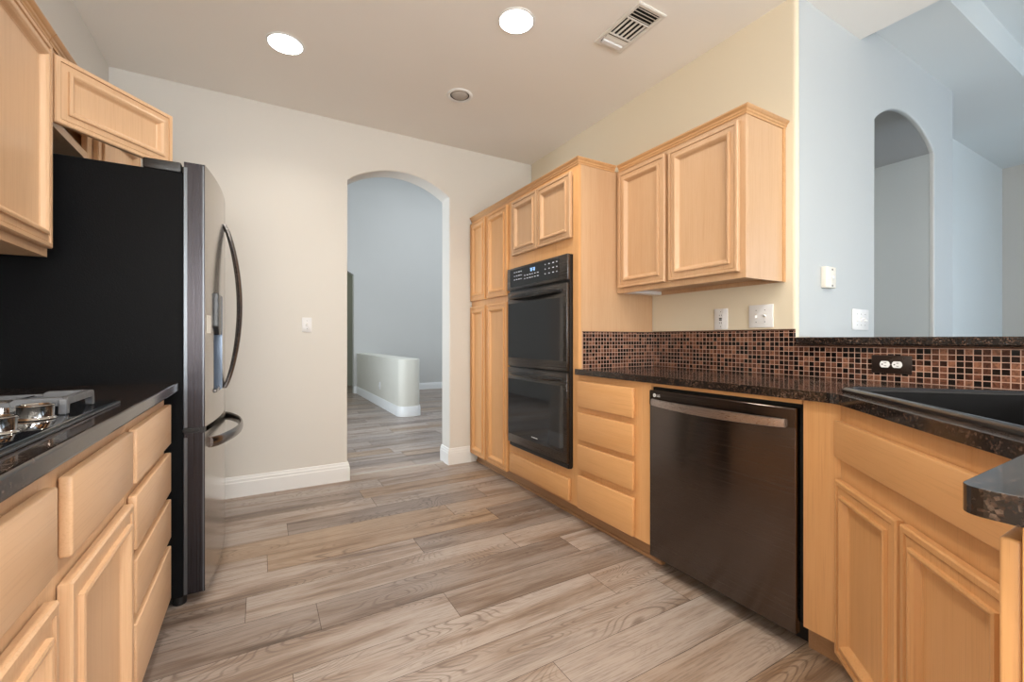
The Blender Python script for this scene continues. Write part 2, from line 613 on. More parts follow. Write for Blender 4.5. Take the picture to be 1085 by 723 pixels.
def struct(name, mb, mat, smooth=False, bevel=0.0):
    o = mb.build(name, mat, None, smooth, bevel=bevel)
    o['kind'] = 'structure'
    return o


def dup(root, loc, rotz, label):
    r = root.copy()
    C.objects.link(r)
    r.location = loc
    r.rotation_euler = (0, 0, rotz)
    r['label'] = label
    for ch in list(root.children):
        c = ch.copy()
        C.objects.link(c)
        c.parent = r
        for g in list(ch.children):
            d = g.copy()
            C.objects.link(d)
            d.parent = c
    return r


def text_mesh(body, size, depth):
    cu = bpy.data.curves.new('lettering', 'FONT')
    cu.body = body
    cu.size = size
    cu.extrude = depth
    to = bpy.data.objects.new('lettering', cu)
    C.objects.link(to)
    dg = bpy.context.evaluated_depsgraph_get()
    me = bpy.data.meshes.new_from_object(to.evaluated_get(dg))
    bpy.data.objects.remove(to, do_unlink=True)
    return me


# ------------------------------------------------------------------ the setting
XL, XW, YB, ZC = -0.93, 2.24, 3.543, 2.743
XD, YA = 2.89, 1.15          # edge of the kitchen ceiling, plane of the arch wall
YR = -3.0


def arch(x0, x1, zs, rise, n=20):
    """points of an arched head from x1 to x0 (right to left)"""
    w = (x1 - x0) / 2
    rad = (w * w + rise * rise) / (2 * rise)
    cx, cz = (x0 + x1) / 2, zs + rise - rad
    a = math.asin(w / rad)
    return [(cx + rad * math.sin(a - 2 * a * i / n), cz + rad * math.cos(a - 2 * a * i / n)) for i in range(n + 1)]


# floor of boards laid along x, joints where the photograph shows them
PITCH, Y0F = 0.187, 0.084
KNOWN = {}
for yy, xx in ((1.86, .198), (1.67, .677), (2.23, .719), (2.98, .655), (2.61, 1.04), (2.42, 1.25), (2.05, 1.17), (1.11, .85), (2.80, .135)):
    KNOWN[math.floor((yy - Y0F) / PITCH)] = xx


def plank_floor(name, x0, x1, y0, y1, seed, length=1.22, skip=None):
    rnd = random.Random(seed)
    bm = bmesh.new()
    lay = bm.loops.layers.float_color.new('plank')
    i0, i1 = math.floor((y0 - Y0F) / PITCH), math.ceil((y1 - Y0F) / PITCH)
    g = 0.0009

    def quad(a, b, c, d, z, col, mi):
        vs = [bm.verts.new(p) for p in ((a, c, z), (b, c, z), (b, d, z), (a, d, z))]
        f = bm.faces.new(vs)
        f.material_index = mi
        for l in f.loops:
            l[lay] = col
    for i in range(i0, i1):
        ya, yb = max(Y0F + i * PITCH, y0), min(Y0F + (i + 1) * PITCH, y1)
        if yb - ya < 0.002:
            continue
        off = KNOWN.get(i, rnd.random() * length) if seed == 1 else rnd.random() * length
        k = math.floor((x0 - off) / length)
        x = off + k * length
        while x < x1:
            a, b = max(x, x0), min(x + length, x1)
            if b - a > 0.003:
                quad(a + g, b - g, ya + g, yb - g, 0.0, (rnd.random(), rnd.random(), rnd.random(), 1), 0)
            x += length
    quad(x0, x1, y0, y1, -0.0015, (0, 0, 0, 1), 1)
    bm.normal_update()
    me = bpy.data.meshes.new(name)
    bm.to_mesh(me)
    bm.free()
    me.materials.append(M['floor'])
    me.materials.append(M['gap'])
    o = bpy.data.objects.new(name, me)
    C.objects.link(o)
    o['kind'] = 'structure'
    return o


plank_floor('floor', XL - .05, 6.8, YR - .1, YB + 0.09, 1)
plank_floor('floor_hall', -1.2, 6.2, YB + 0.13, 10.8, 2)
struct('trim_threshold', MB().prism([(YB + .088, 0), (YB + .097, .006), (YB + .125, .006), (YB + .134, 0)], 0.58, 1.41, axis='x'),
       plain('pale_threshold', (0.42, 0.38, 0.34), 0.4))

# kitchen walls
wl = MB()
wl.box(XL - .1, XL, -.35, YB + .3, 0, ZC + .3)
wl.box(XL - .1, XL, YR - .1, -2.35, 0, ZC + .3)
wl.box(XL - .1, XL, -2.35, -.35, 0, .30)
wl.box(XL - .1, XL, -2.35, -.35, 2.30, ZC + .3)
struct('wall_left', wl, 'wall')
struct('wall_left_pier', MB().box(XL, -.80, 2.112, YB, 0, ZC), 'wall', bevel=0.0)
pts = [(-1.0, 0), (.579, 0), (.579, 2.30)] + arch(.579, 1.411, 2.30, .140)[::-1] + [(1.411, 0), (2.42, 0), (2.42, 4.9), (-1.0, 4.9)]
struct('wall_back', MB().prism(pts, YB, YB + .18, axis='y'), 'wall', bevel=0.012)
struct('wall_right', MB().box(XW, XW + .13, YA, YB, 0, ZC + .1), 'wall_r', bevel=0.018)
# low wall that carries the bar
struct('wall_bar', MB().box(XW, XW + .13, -.62, YA - .001, 0, 1.054), 'wall_cool')
# arch wall of the dining side
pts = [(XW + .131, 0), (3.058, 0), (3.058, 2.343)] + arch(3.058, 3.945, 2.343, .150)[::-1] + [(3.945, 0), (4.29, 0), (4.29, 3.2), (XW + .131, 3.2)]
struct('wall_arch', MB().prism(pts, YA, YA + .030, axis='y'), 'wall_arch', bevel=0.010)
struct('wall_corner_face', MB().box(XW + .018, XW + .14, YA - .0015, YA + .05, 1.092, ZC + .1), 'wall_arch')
struct('wall_passage', MB().box(5.19, 5.31, 1.42, YB, 0, 3.2), 'wall_cool')
struct('wall_dining_back', MB().box(5.31, 6.9, 1.42, 1.54, 0, 3.2), 'wall_cool', bevel=0)
struct('wall_dining_side', MB().box(6.69, 6.81, -1.0, 1.42, 0, 3.2), paint('taupe_dining_paint', (0.60, 0.58, 0.55)))
wd_ = MB()
wd_.box(2.70, 3.60, -1.0, -.90, 0, 3.3)
wd_.box(6.0, 6.81, -1.0, -.90, 0, 3.3)
wd_.box(3.60, 6.0, -1.0, -.90, 0, .65)
wd_.box(3.60, 6.0, -1.0, -.90, 2.35, 3.3)
struct('wall_dining_rear', wd_, 'wall_cool')
wk = MB()
wk.box(2.70, 2.80, YR - .1, -2.60, 0, 3.3)
wk.box(2.70, 2.80, -1.10, -1.0, 0, 3.3)
wk.box(2.70, 2.80, -2.60, -1.10, 0, .30)
wk.box(2.70, 2.80, -2.60, -1.10, 2.30, 3.3)
struct('wall_nook_right', wk, 'wall')


def window(name, axis, c, a, b, z0, z1):
    """three-bar frame and a pane; the wall runs along axis, its plane at c"""
    f = MB()

    def bx(p0, p1, d0, d1, q0, q1, mbx):
        if axis == 'x':
            mbx.box(p0, p1, c + d0, c + d1, q0, q1)
        else:
            mbx.box(c + d0, c + d1, p0, p1, q0, q1)
    for q in (a, (a + b) / 2 - .025, b - .05):
        bx(q, q + .05, -.03, .03, z0, z1, f)
    for q in (z0, z1 - .05):
        bx(a, b, -.03, .03, q, q + .05, f)
    wo_ = struct(name, f, 'trim')
    g_ = MB()
    bx(a + .05, b - .05, -.003, .003, z0 + .05, z1 - .05, g_)
    g_.build('pane', 'glass', wo_)


window('window_2', 'x', -.95, 3.60, 6.0, .65, 2.35)
window('window_3_added', 'y', XL - .05, -2.35, -.35, .30, 2.30)  # invented unseen window to go with the left side fill
window('window_4_added', 'y', 2.75, -2.60, -1.10, .30, 2.30)  # invented unseen window to go with the nook's right fill
struct('wall_passage_end', MB().box(XW + .13, 5.31, YB, YB + .18, 0, 3.2), 'wall_cool')

# rear wall with two windows
rear = MB()
rear.box(XL - .1, 2.8, YR - .12, YR, 0, .65)
rear.box(XL - .1, 2.8, YR - .12, YR, 2.35, 3.3)
for a, b in ((XL - .1, -.8), (1.7, 2.8)):
    rear.box(a, b, YR - .12, YR, .65, 2.35)
struct('wall_rear', rear, 'wall')
window('window_1', 'x', YR - .06, -.8, 1.7, .65, 2.35)

# ceilings
struct('ceiling', MB().box(XL - .1, XD, YR - .1, YB, ZC, ZC + .4), 'ceil')
struct('ceiling_dining', MB().box(XD, 6.9, .85, 1.6, 2.85, 3.2), 'wall_cool')
struct('ceiling_dining_raised', MB().box(XD, 6.9, -1.0, .85, 3.04, 3.3), 'wall_cool')
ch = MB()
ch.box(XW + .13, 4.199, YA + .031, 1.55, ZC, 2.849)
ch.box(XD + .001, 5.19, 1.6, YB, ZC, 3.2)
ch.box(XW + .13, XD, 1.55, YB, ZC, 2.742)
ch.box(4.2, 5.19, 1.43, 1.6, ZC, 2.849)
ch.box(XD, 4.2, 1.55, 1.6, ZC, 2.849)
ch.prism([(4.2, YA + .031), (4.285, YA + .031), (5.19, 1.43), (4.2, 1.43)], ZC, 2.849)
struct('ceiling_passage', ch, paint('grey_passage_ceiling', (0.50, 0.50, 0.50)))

# far room behind the kitchen's arch
pts = [(-1.2, 0), (.75, 0), (.75, 2.36)] + arch(.75, 1.615, 2.36, .14)[::-1] + [(1.615, 0), (6.2, 0), (6.2, 4.9), (-1.2, 4.9)]
struct('wall_far', MB().prism(pts, 9.15, 9.29, axis='y'), paint('grey_far_wall', (0.60, 0.60, 0.58)))
wf = MB()
wf.box(-1.3, -1.2, YB + .18, 4.2, 0, 4.9)
wf.box(-1.3, -1.2, 5.8, 10.8, 0, 4.9)
wf.box(-1.3, -1.2, 4.2, 5.8, 0, .6)
wf.box(-1.3, -1.2, 4.2, 5.8, 2.6, 4.9)
struct('wall_far_left', wf, 'wall')
window('window_5_added', 'y', -1.25, 4.2, 5.8, .6, 2.6)  # unseen window added around the far room's left fill
struct('wall_far_right', MB().box(6.2, 6.3, YB + .18, 10.8, 0, 4.9), 'wall_cool')
struct('wall_beyond', MB().box(-1.2, 6.2, 10.7, 10.8, 0, 4.9), paint('olive_wall', (0.42, 0.43, 0.34)))
struct('ceiling_far', MB().box(-1.3, 6.3, YB + .18, 10.8, 4.9, 5.0), 'wall_cool')
hw = []
x0, x1, y0, r = 1.675, 1.985, 6.03, .12
for k in range(9):
    a = PI + k * PI / 16
    hw.append((x0 + r + r * math.cos(a), y0 + r + r * math.sin(a)))
for k in range(9):
    a = 1.5 * PI + k * PI / 16
    hw.append((x1 - r + r * math.cos(a), y0 + r + r * math.sin(a)))
struct('wall_half', MB().prism(hw + [(x1, 9.149), (x0, 9.149)], 0, .80, bev=.010), paint('cream_low_wall', (0.74, 0.73, 0.66)), smooth=True)

# baseboards
BB = [(0, 0), (.016, 0), (.016, .098), (.013, .104), (.013, .118), (.009, .124), (.007, .138), (0, .140)]
b = MB()
b.sweep([(-.80, YB), (.579, YB), (.579, YB + .18)], BB, 1)
struct('baseboard_back', b, 'trim')
b = MB()
b.sweep([(1.411, YB + .18), (1.411, YB), (1.672, YB)], BB, 1)
struct('baseboard_right', b, 'trim')
b = MB()
b.sweep([(x0, 9.149)] + hw + [(x1, 9.149)], BB, -1 if False else 1)
struct('baseboard_half', b, 'trim', smooth=True)
b = MB()
b.sweep([(x1, 9.15), (6.2, 9.15)], BB, 1)
b.sweep([(1.615, 9.15), (x0, 9.15)], BB, 1)
struct('baseboard_far', b, 'trim')

# ------------------------------------------------------------------ cabinets (local frame: x to the right as one faces it, y into it, front frame at y=0)
TONE = ''
DOOR = [(0, 0), (0, -.016), (.004, -.020), (.016, -.020), (.0165, -.0130), (.0190, -.0130), (.0200, -.0160), (.040, -.0160), (.0405, -.0245), (.046, -.0262), (.051, -.0250), (.057, -.019), (.063, -.008), (.067, -.0050)]


def door(parent, x0, x1, z0, z1, name='door', y=-.0025):
    mb = MB()
    mb.rings(x0, x1, z0, z1, [(i, yy + y) for i, yy in DOOR])
    return mb.build(name, 'wv' + TONE, parent)


def slab(parent, x0, x1, z0, z1, name='drawer_front', bev=.0035):
    mb = MB()
    mb.box(x0, x1, -.0225, -.0025, z0, z1, bev, 3)
    return mb.build(name, 'wh' + TONE, parent, smooth=True)


def face_frame(parent, wd, z0, z1, rails, stiles, sw=.038, left=None, right=None):
    """rails: list of (z0,z1); stiles: list of (x0,x1); boards lie between y=0 and y=.019"""
    mb = MB()
    for a, b_ in stiles:
        mb.box(a, b_, 0, .019, z0, z1, .0006, 1)
    ss = sorted(stiles)
    for a, b_ in rails:
        for s, t in zip(ss[:-1], ss[1:]):
            mb.box(s[1], t[0], 0.0004, .019, a, b_)
    return mb.build('face_frame', 'wv' + TONE, parent)


def carcass(parent, wd, dp, z0, z1, t=.016, y0=.0195, solid=False, extra=()):
    mb = MB()
    mb.box(0, t, y0, dp, z0, z1)
    mb.box(wd - t, wd, y0, dp, z0, z1)
    mb.box(t, wd - t, dp - .008, dp, z0, z1)
    mb.box(t, wd - t, y0, dp - .008, z0, z0 + t)
    mb.box(t, wd - t, y0, dp - .008, z1 - t, z1)
    for e in extra:
        mb.box(*e)
    return mb.build('carcass', 'wv' + TONE, parent)


def toe(parent, wd, y=.05, h=.092, x0=0.0):
    mb = MB()
    mb.box(x0, wd, y, y + .016, 0.0, h)
    mb.box(x0, wd, y - .010, y, 0.0, .018, .003, 1)
    return mb.build('toe_kick', 'wtoe', parent)


CROWN = [(0, 0), (.005, 0), (.006, .008), (.010, .012), (.011, .020), (.016, .024), (.022, .031), (.022, .036), (0, .036)]


def crown(parent, path, z, side=1):
    mb = MB()
    mb.sweep(path, [(o, z + q) for o, q in CROWN], side)
    return mb.build('crown_moulding', 'wcrown', parent)


RZ = R(-90)
TONE = '_b'
# --- tall pantry cabinet
t = thing('pantry_cabinet', 'tall narrow maple pantry cabinet with four doors, against the wall beside the archway', 'cabinet', (1.62, 3.536, 0), RZ)
wd, dp = .674, .612
carcass(t, wd, dp, .092, 2.118)
face_frame(t, wd, .092, 2.118, [(.092, .12), (1.345, 1.43), (2.07, 2.118)], [(0, .03), (.285, .345), (.645, wd)])
door(t, .012, .297, 1.410, 2.088)
door(t, .330, .664, 1.410, 2.088)
door(t, .012, .297, .085, 1.360)
door(t, .330, .664, .085, 1.360)
toe(t, wd)
crown(t, [(0, 0), (wd, 0)], 2.110)

TONE = ''
# --- tall oven cabinet
YO = 2.860
t = thing('oven_cabinet', 'tall maple cabinet built around the black double oven', 'cabinet', (1.62, YO, 0), RZ)
wd = .820
ex = [(.016, wd - .016, .0195, dp - .01, .270, .286), (.016, wd - .016, .0195, dp - .01, 1.602, 1.618)]
carcass(t, wd, dp, .092, 2.118, extra=ex)
TONE = '_b'
face_frame(t, wd, .092, 2.118, [(.092, .3045), (1.591, 1.70), (2.06, 2.118)], [(0, .042), (.768, wd)])
mb = MB()
mb.box(.37, .43, 0, .019, 1.70, 2.06)
mb.build('center_stile', 'wv_b', t)

TONE = ''
door(t, .064, .396, 1.688, 2.082)
door(t, .404, .766, 1.688, 2.082)
TONE = '_b'
slab(t, .034, .752, .113, .244, 'drawer')
TONE = ''
toe(t, wd)
crown(t, [(0, 0), (wd, 0), (wd, .2775)], 2.110)

# --- the double oven (its own thing, in the cabinet's opening)
ov = thing('double_oven', 'black built-in double wall oven with glass doors and touch panel, in the tall maple cabinet', 'oven', (1.62, 2.828, .305), RZ)
W_ = .732
mb = MB()
mb.box(.012, W_ - .012, .0005, .50, .003, 1.284)
mb.box(.004, W_ - .002, -.018, .0, .0, 1.284)
mb.build('oven_body', 'black_plastic', ov)
mb = MB()
mb.box(0, W_, -.038, -.0181, 1.131, 1.286, .003, 2)
cp = mb.build('control_panel', 'oven_frame', ov, smooth=True)
mb = MB()
mb.box(.045, W_ - .085, -.0396, -.0381, 1.150, 1.272)
mb.build('touch_glass', 'black_gloss', cp)
for gx, gz, nx, nz, sx, sz in ((.105, 1.196, 4, 3, .030, .026), (.245, 1.190, 6, 2, .032, .022), (.495, 1.190, 4, 3, .042, .030)):
    for i in range(nx):
        for k in range(nz):
            ww = .010 + .007 * ((i * 7 + k * 3) % 3) / 2
            mb = MB()
            mb.box(gx + i * sx, gx + i * sx + ww, -.0402, -.0396, gz + k * sz, gz + k * sz + .0055)
            mb.build('key_legend', 'mark', cp)
mb = MB()
for k, wx in enumerate((.0, .015, .034, .049)):
    x = .318 + wx
    mb.box(x, x + .010, -.0402, -.0396, 1.252, 1.2545)
    mb.box(x + .0085, x + .011, -.0402, -.0396, 1.232, 1.2545)
    if k % 2:
        mb.box(x, x + .0025, -.0402, -.0396, 1.232, 1.2545)
    mb.box(x, x + .010, -.0402, -.0396, 1.242, 1.244)
mb.build('clock_display', 'display', cp)


def oven_door(z0, z1, badge):
    h = z1 - z0
    mb = MB()
    x0_, x1_ = .010, W_ - .006
    mb.box(x0_, x1_, -.038, -.0185, z0, z1, .003, 2)
    d = mb.build('oven_door', 'oven_frame', ov, smooth=True)
    mb = MB()
    mb.box(x0_ + .008, x1_ - .035, -.0395, -.0381, z0 + .060, z1 - .083, .0004, 1)
    mb.build('glass_window', 'black_gloss', d)
    # bowed bar handle
    secs = []
    n = 22
    for i in range(n + 1):
        s = i / n
        x = .040 + s * (W_ - .095)
        bow = math.sin(PI * s)
        y = -.043 - .040 * bow ** .55
        hh = .0065 + .0125 * bow ** .6
        zc = z1 - .040
        th = .008
        secs.append([(x, y - th * math.cos(a), zc + hh * math.sin(a)) for a in [2 * PI * k / 14 for k in range(14)]])
    mb = MB()
    mb.loft(secs)
    for s in (0.02, .98):
        x = .040 + s * (W_ - .095)
        mb.box(x - .012, x + .012, -.047, -.0379, z1 - .050, z1 - .030, .003, 2)
    mb.build('handle', 'black_satin', d, smooth=True)
    if badge:
        mb = MB()
        mb.box(.335, .410, -.0400, -.0395, z0 + .086, z0 + .0915)
        mb.build('badge', 'logo', d)


oven_door(.583, 1.114, False)
oven_door(.030, .573, True)
mb = MB()
mb.box(.045, W_ - .002, -.030, -.0185, .001, .026, .002, 1)
mb.build('vent_trim', 'black_plastic', ov)

TONE = '_b'
# --- four-drawer base cabinet
t = thing('drawer_cabinet', 'maple base cabinet with four drawers between the double oven and the dishwasher', 'cabinet', (1.62, 2.039, 0), RZ)
wd = .548
carcass(t, wd, dp, .092, .8735)
face_frame(t, wd, .092, .8735, [(.092, .8735)], [(0, .03), (.44, .495), (.4955, wd)])
for a, b_ in ((.689, .838), (.500, .655), (.328, .470), (.100, .291)):
    slab(t, .015, .451, a, b_, 'drawer')
toe(t, wd + .03)
mb = MB()
mb.box(0, .674, .0, .011, .856, .8735)
o = mb.build('filler_rail', 'wh' + TONE, loc=(1.62, 1.488, 0), rotz=RZ)
tag(o, 'thin maple rail between the dishwasher and the granite countertop', 'rail')

# --- dishwasher
dw = thing('dishwasher', 'black stainless dishwasher with bar handle under the right countertop', 'dishwasher', (1.62, 1.488, 0), RZ)
mb = MB()
mb.box(.004, .674, .012, .56, .096, .852)
mb.build('tub', 'void', dw)
mb = MB()
mb.box(.012, .664, -.022, .0115, .062, .841, .003, 2)
dd = mb.build('door', 'bss', dw, smooth=True)
mb = MB()
mb.box(.0125, .6635, -.0245, -.0221, .773, .8395, .001, 1)
mb.build('control_strip', 'bss', dd)
secs = []
for i in range(25):
    s = i / 24
    x = .030 + s * .602
    bow = math.sin(PI * s)
    y = -.030 - .026 * bow ** .6
    z = .786 - .004 * bow
    hh = .016 + .003 * bow
    secs.append([(x, y + .005, z - hh), (x, y - .004, z - hh + .002), (x, y - .006, z), (x, y - .004, z + hh - .002), (x, y + .005, z + hh)])
mb = MB()
mb.loft(secs)
mb.box(.030, .050, -.033, -.0219, .774, .798, .002, 1)
mb.box(.611, .631, -.033, -.0219, .774, .798, .002, 1)
mb.build('handle', 'dw_handle', dd, smooth=True)
mb = MB()
mb.cyl((.043, -.0249, .8185), .0085, .0008, 'y', 28)
mb.build('emblem', 'logo', dd)
me = text_mesh('LG', .016, .0003)
me.materials.append(M['logo'])
lo = bpy.data.objects.new('lettering', me)
C.objects.link(lo)
lo.parent = dd
lo.location = (.056, -.0249, .8125)
lo.rotation_euler = (R(90), 0, 0)
me2 = text_mesh('LG', .0075, .0002)
me2.materials.append(M['slot'])
lo = bpy.data.objects.new('emblem_letters', me2)
C.objects.link(lo)
lo.parent = dd
lo.location = (.0385, -.0254, .8160)
lo.rotation_euler = (R(90), 0, 0)
mb = MB()
mb.box(.004, .674, .075, .085, .0, .088)
mb.build('kick_plate', 'black_plastic', dw)

# --- corner sink base, set at 45 degrees, with the filler beside the dishwasher
A45 = R(225)
t = thing('sink_cabinet', 'two-door maple sink base with a false front, set diagonally right of the dishwasher', 'cabinet', (1.62, .698, 0), A45)
wd = .74
q = math.sqrt(.5)
mb = MB()
mb.prism([(0, 0), (-.112 * q, -.112 * q), (-.112 * q - .019 * q, -.112 * q + .019 * q), (-.019 * q + .008, .019)], .092, .8735)
mb.build('filler_panel', 'wv' + TONE, t)
face_frame(t, wd, .092, .8735, [(.092, .11), (.615, .8735)], [(0.0005, .03), (.335, .375), (.70, wd)])
mb = MB()
mb.box(.012, .028, .0195, .50, .092, .70)
mb.box(wd - .028, wd - .012, .0195, .40, .092, .70)
mb.box(.028, wd - .028, .0195, .40, .092, .108)
mb.build('carcass', 'wv' + TONE, t)
door(t, .008, .345, .073, .632)
door(t, .362, .700, .073, .632)
slab(t, .008, .700, .703, .820, 'false_front')
mb = MB()
mb.box(-.02, wd, .05, .066, 0, .092)
mb.build('toe_kick', 'wtoe', t)
mb = MB()
mb.prism([(-.02, .05), (-.02 - .10, -.05), (-.02 - .111, -.039), (-.03, .062)], 0, .092)
mb.build('filler_toe_kick', 'wtoe', t)

# --- peninsula cabinet
t = thing('peninsula_cabinet', 'maple end cabinet under the rounded granite corner at the right edge', 'cabinet', (1.088, .150, 0), R(180))
wd = .306
carcass(t, wd, .56, .092, .8735)
face_frame(t, wd, .092, .8735, [(.092, .12), (.838, .8735)], [(0, .03), (wd - .03, wd)])
mb = MB()
mb.box(.02, wd - .006, -.0205, -.0005, .105, .838, .004, 3)
mb.build('door', 'wv' + TONE, t, smooth=True)
toe(t, wd)

TONE = ''
# --- right upper cabinet
t = thing('upper_cabinet', 'two-door maple wall cabinet hanging over the right countertop', 'cabinet', (1.92, 2.036, 0), RZ)
wd, dpu = .832, .318
mb = MB()
mb.box(0, .016, .0195, dpu, 1.362, 2.118)
mb.box(wd - .016, wd, .0195, dpu, 1.362, 2.118)
mb.box(.016, wd - .016, dpu - .008, dpu, 1.362, 2.118)
mb.box(.016, wd - .016, .0195, dpu - .008, 1.385, 1.400)
mb.box(.016, wd - .016, .0195, dpu - .008, 2.102, 2.118)
mb.build('carcass', 'wv' + TONE, t)
face_frame(t, wd, 1.362, 2.118, [(1.362, 1.41), (2.06, 2.118)], [(0, .04), (.375, .43), (.79, wd)])
door(t, .034, .385, 1.392, 2.088)
door(t, .408, .806, 1.392, 2.088)
crown(t, [(0.02, 0), (wd, 0), (wd, dpu)], 2.110)
mb = MB()
mb.box(wd, wd + .004, dpu - .022, dpu, 1.362, 2.110)
mb.build('scribe_strip', 'wcrown', t)
mb = MB()
mb.box(.017, .075, .03, .309, 1.3635, 1.3845)
mb.build('underside_panel', 'white', t)

# ------------------------------------------------------------------ countertops, backsplash, bar ledge, sink
D = (-q, -q)          # along the diagonal front, left to right
N = (q, -q)           # into the corner
sx0, sy0 = 1.686, .738


def sp(s, tt):
    return (sx0 + D[0] * s + N[0] * tt, sy0 + D[1] * s + N[1] * tt)


def round_corner(p, a, b, r, n=6):
    p, a, b = Vector(p), Vector(a), Vector(b)
    u, v = (a - p).normalized(), (b - p).normalized()
    ang = u.angle(v)
    dd_ = r / math.tan(ang / 2)
    c = p + (u + v).normalized() * (r / math.sin(ang / 2))
    p0, p1 = p + u * dd_, p + v * dd_
    a0 = math.atan2(p0.y - c.y, p0.x - c.x)
    a1 = math.atan2(p1.y - c.y, p1.x - c.x)
    da = (a1 - a0 + PI) % (2 * PI) - PI
    return [(c.x + r * math.cos(a0 + da * i / n), c.y + r * math.sin(a0 + da * i / n)) for i in range(n + 1)]


def poly_with_hole(outer, hole, z0, z1):
    bm = bmesh.new()
    es = []
    for loop in (outer, hole):
        vs = [bm.verts.new((p[0], p[1], z1)) for p in loop]
        es += [bm.edges.new((vs[i], vs[(i + 1) % len(vs)])) for i in range(len(vs))]
    bmesh.ops.triangle_fill(bm, use_beauty=True, use_dissolve=False, edges=es)
    r_ = bmesh.ops.extrude_face_region(bm, geom=list(bm.faces))
    vs = [g for g in r_['geom'] if isinstance(g, bmesh.types.BMVert)]
    bmesh.ops.translate(bm, vec=(0, 0, z0 - z1), verts=vs)
    bmesh.ops.recalc_face_normals(bm, faces=bm.faces)
    return bm


ZT, ZB = .907, .874
kd = .890
outer = [(1.59, 2.037), (XW - .001, 2.037), (XW - .001, -.46), (.722, -.46)]
outer += round_corner((.722, .190), (.722, -.46), (1.08, .190), .022)
outer += round_corner((kd + .190, .190), (.722, .19), (1.59, 1.59 - kd), .03)
outer += round_corner((1.59, 1.59 - kd), (kd + .19, .19), (1.59, 2.037), .09)
hole = [sp(.03, .03), sp(.82, .03), sp(.82, .52), sp(.03, .52)]
mb = MB()
mb.bm.free()
mb.bm = poly_with_hole(outer, hole, ZB, ZT)
o = mb.build('countertop', 'granite', bevel=.007)
tag(o, 'dark speckled granite countertop wrapping the right run, corner sink and peninsula end', 'countertop')

mb = MB()
mb.prism([(-.276, .46), (-.276, 2.150), (-.284, 2.160), (XL + .001, 2.160), (XL + .001, .46)], .876, .912)
o = mb.build('countertop', 'granite', bevel=.006)
tag(o, 'dark granite countertop on the left that carries the gas cooktop', 'countertop')


def uv_panel(name, quads, mat):
    """quads: (p0,p1,p2,p3, u0,u1,v0,v1) thin raised panels with UVs in metres"""
    bm = bmesh.new()
    uv = bm.loops.layers.uv.new('UVMap')
    for a, b_, z0, z1, nrm, u0 in quads:
        a, b_, nrm = Vector((*a, 0)), Vector((*b_, 0)), Vector((*nrm, 0)) * .006
        L = (b_ - a).length
        fr = [a + nrm, b_ + nrm]
        bk = [a, b_]
        v = {}
        for key, p in (('f', fr), ('k', bk)):
            for e in (0, 1):
                for zi, z in enumerate((z0, z1)):
                    v[key, e, zi] = (bm.verts.new((p[e].x, p[e].y, z)), u0 + L * e, z - z0)
        for fc in ((('f', 0, 0), ('f', 1, 0), ('f', 1, 1), ('f', 0, 1)), (('f', 0, 1), ('f', 1, 1), ('k', 1, 1), ('k', 0, 1)),
                   (('f', 1, 0), ('k', 1, 0), ('k', 1, 1), ('f', 1, 1)), (('k', 0, 0), ('f', 0, 0), ('f', 0, 1), ('k', 0, 1)),
                   (('k', 0, 0), ('k', 1, 0), ('f', 1, 0), ('f', 0, 0)), (('k', 1, 0), ('k', 0, 0), ('k', 0, 1), ('k', 1, 1))):
            f = bm.faces.new([v[k][0] for k in fc])
            for l, k in zip(f.loops, fc):
                l[uv].uv = (v[k][1], v[k][2])
    bmesh.ops.recalc_face_normals(bm, faces=bm.faces)
    me_ = bpy.data.meshes.new(name)
    bm.to_mesh(me_)
    bm.free()
    me_.materials.append(M[mat])
    ob = bpy.data.objects.new(name, me_)
    C.objects.link(ob)
    return ob


ts = thing('mosaic_backsplash', 'brown and copper glass mosaic backsplash above the right countertop', 'backsplash', (XW, 1.0, ZT))
ts.location = (0, 0, 0)
o = uv_panel('tile_field', [((1.648, 2.0395), (2.2335, 2.0395), ZT + .0005, 1.122, (0, -1), .0),
                            ((XW - .0005, 2.033), (XW - .0005, 1.155), ZT + .0005, 1.122, (-1, 0), .61),
                            ((XW - .0005, 1.155), (XW - .0005, -.46), ZT + .0005, 1.046, (-1, 0), 1.488)], 'tile')
o.parent = ts
mb = MB()
mb.box(1.648, 2.2335, 2.0315, 2.0395, 1.1222, 1.127)
mb.box(XW - .009, XW - .0005, 1.155, 2.031, 1.1222, 1.130)
mb.box(XW - .009, XW - .0005, -.46, 1.1545, 1.0462, 1.0538)
mb.build('edge_strip', 'tiletrim', ts)

mb = MB()
mb.prism([(2.195, -.62), (2.195, 1.120), (2.203, 1.138), (2.239, 1.1485), (2.50, 1.1485), (2.50, -.62)], 1.055, 1.0895)
o = mb.build('bar_ledge', 'granite', bevel=.006)
tag(o, 'raised dark granite bar ledge on the low wall above the sink', 'ledge')

# sink: black drop-in basin with a rolled rim
sk = thing('kitchen_sink', 'black drop-in corner sink with glossy rolled rim, in the right countertop', 'sink', (sx0, sy0, ZT), A45)
SW_, SD_ = .85, .555


def rect_ring(x0_, x1_, y0_, y1_, r_, n=6):
    pts_ = []
    for cx, cy, a0 in ((x1_ - r_, y0_ + r_, -PI / 2), (x1_ - r_, y1_ - r_, 0), (x0_ + r_, y1_ - r_, PI / 2), (x0_ + r_, y0_ + r_, PI)):
        for i in range(n + 1):
            a = a0 + i * PI / 2 / n
            pts_.append((cx + r_ * math.cos(a), cy + r_ * math.sin(a)))
    return pts_


def ring_loft(levels):
    b2 = bmesh.new()
    V = [[b2.verts.new((p[0], p[1], z)) for p in ring] for ring, z in levels]
    k = len(V[0])
    for a, b_ in zip(V[:-1], V[1:]):
        for j in range(k):
            b2.faces.new((a[j], a[(j + 1) % k], b_[(j + 1) % k], b_[j]))
    b2.faces.new(V[-1])
    return b2


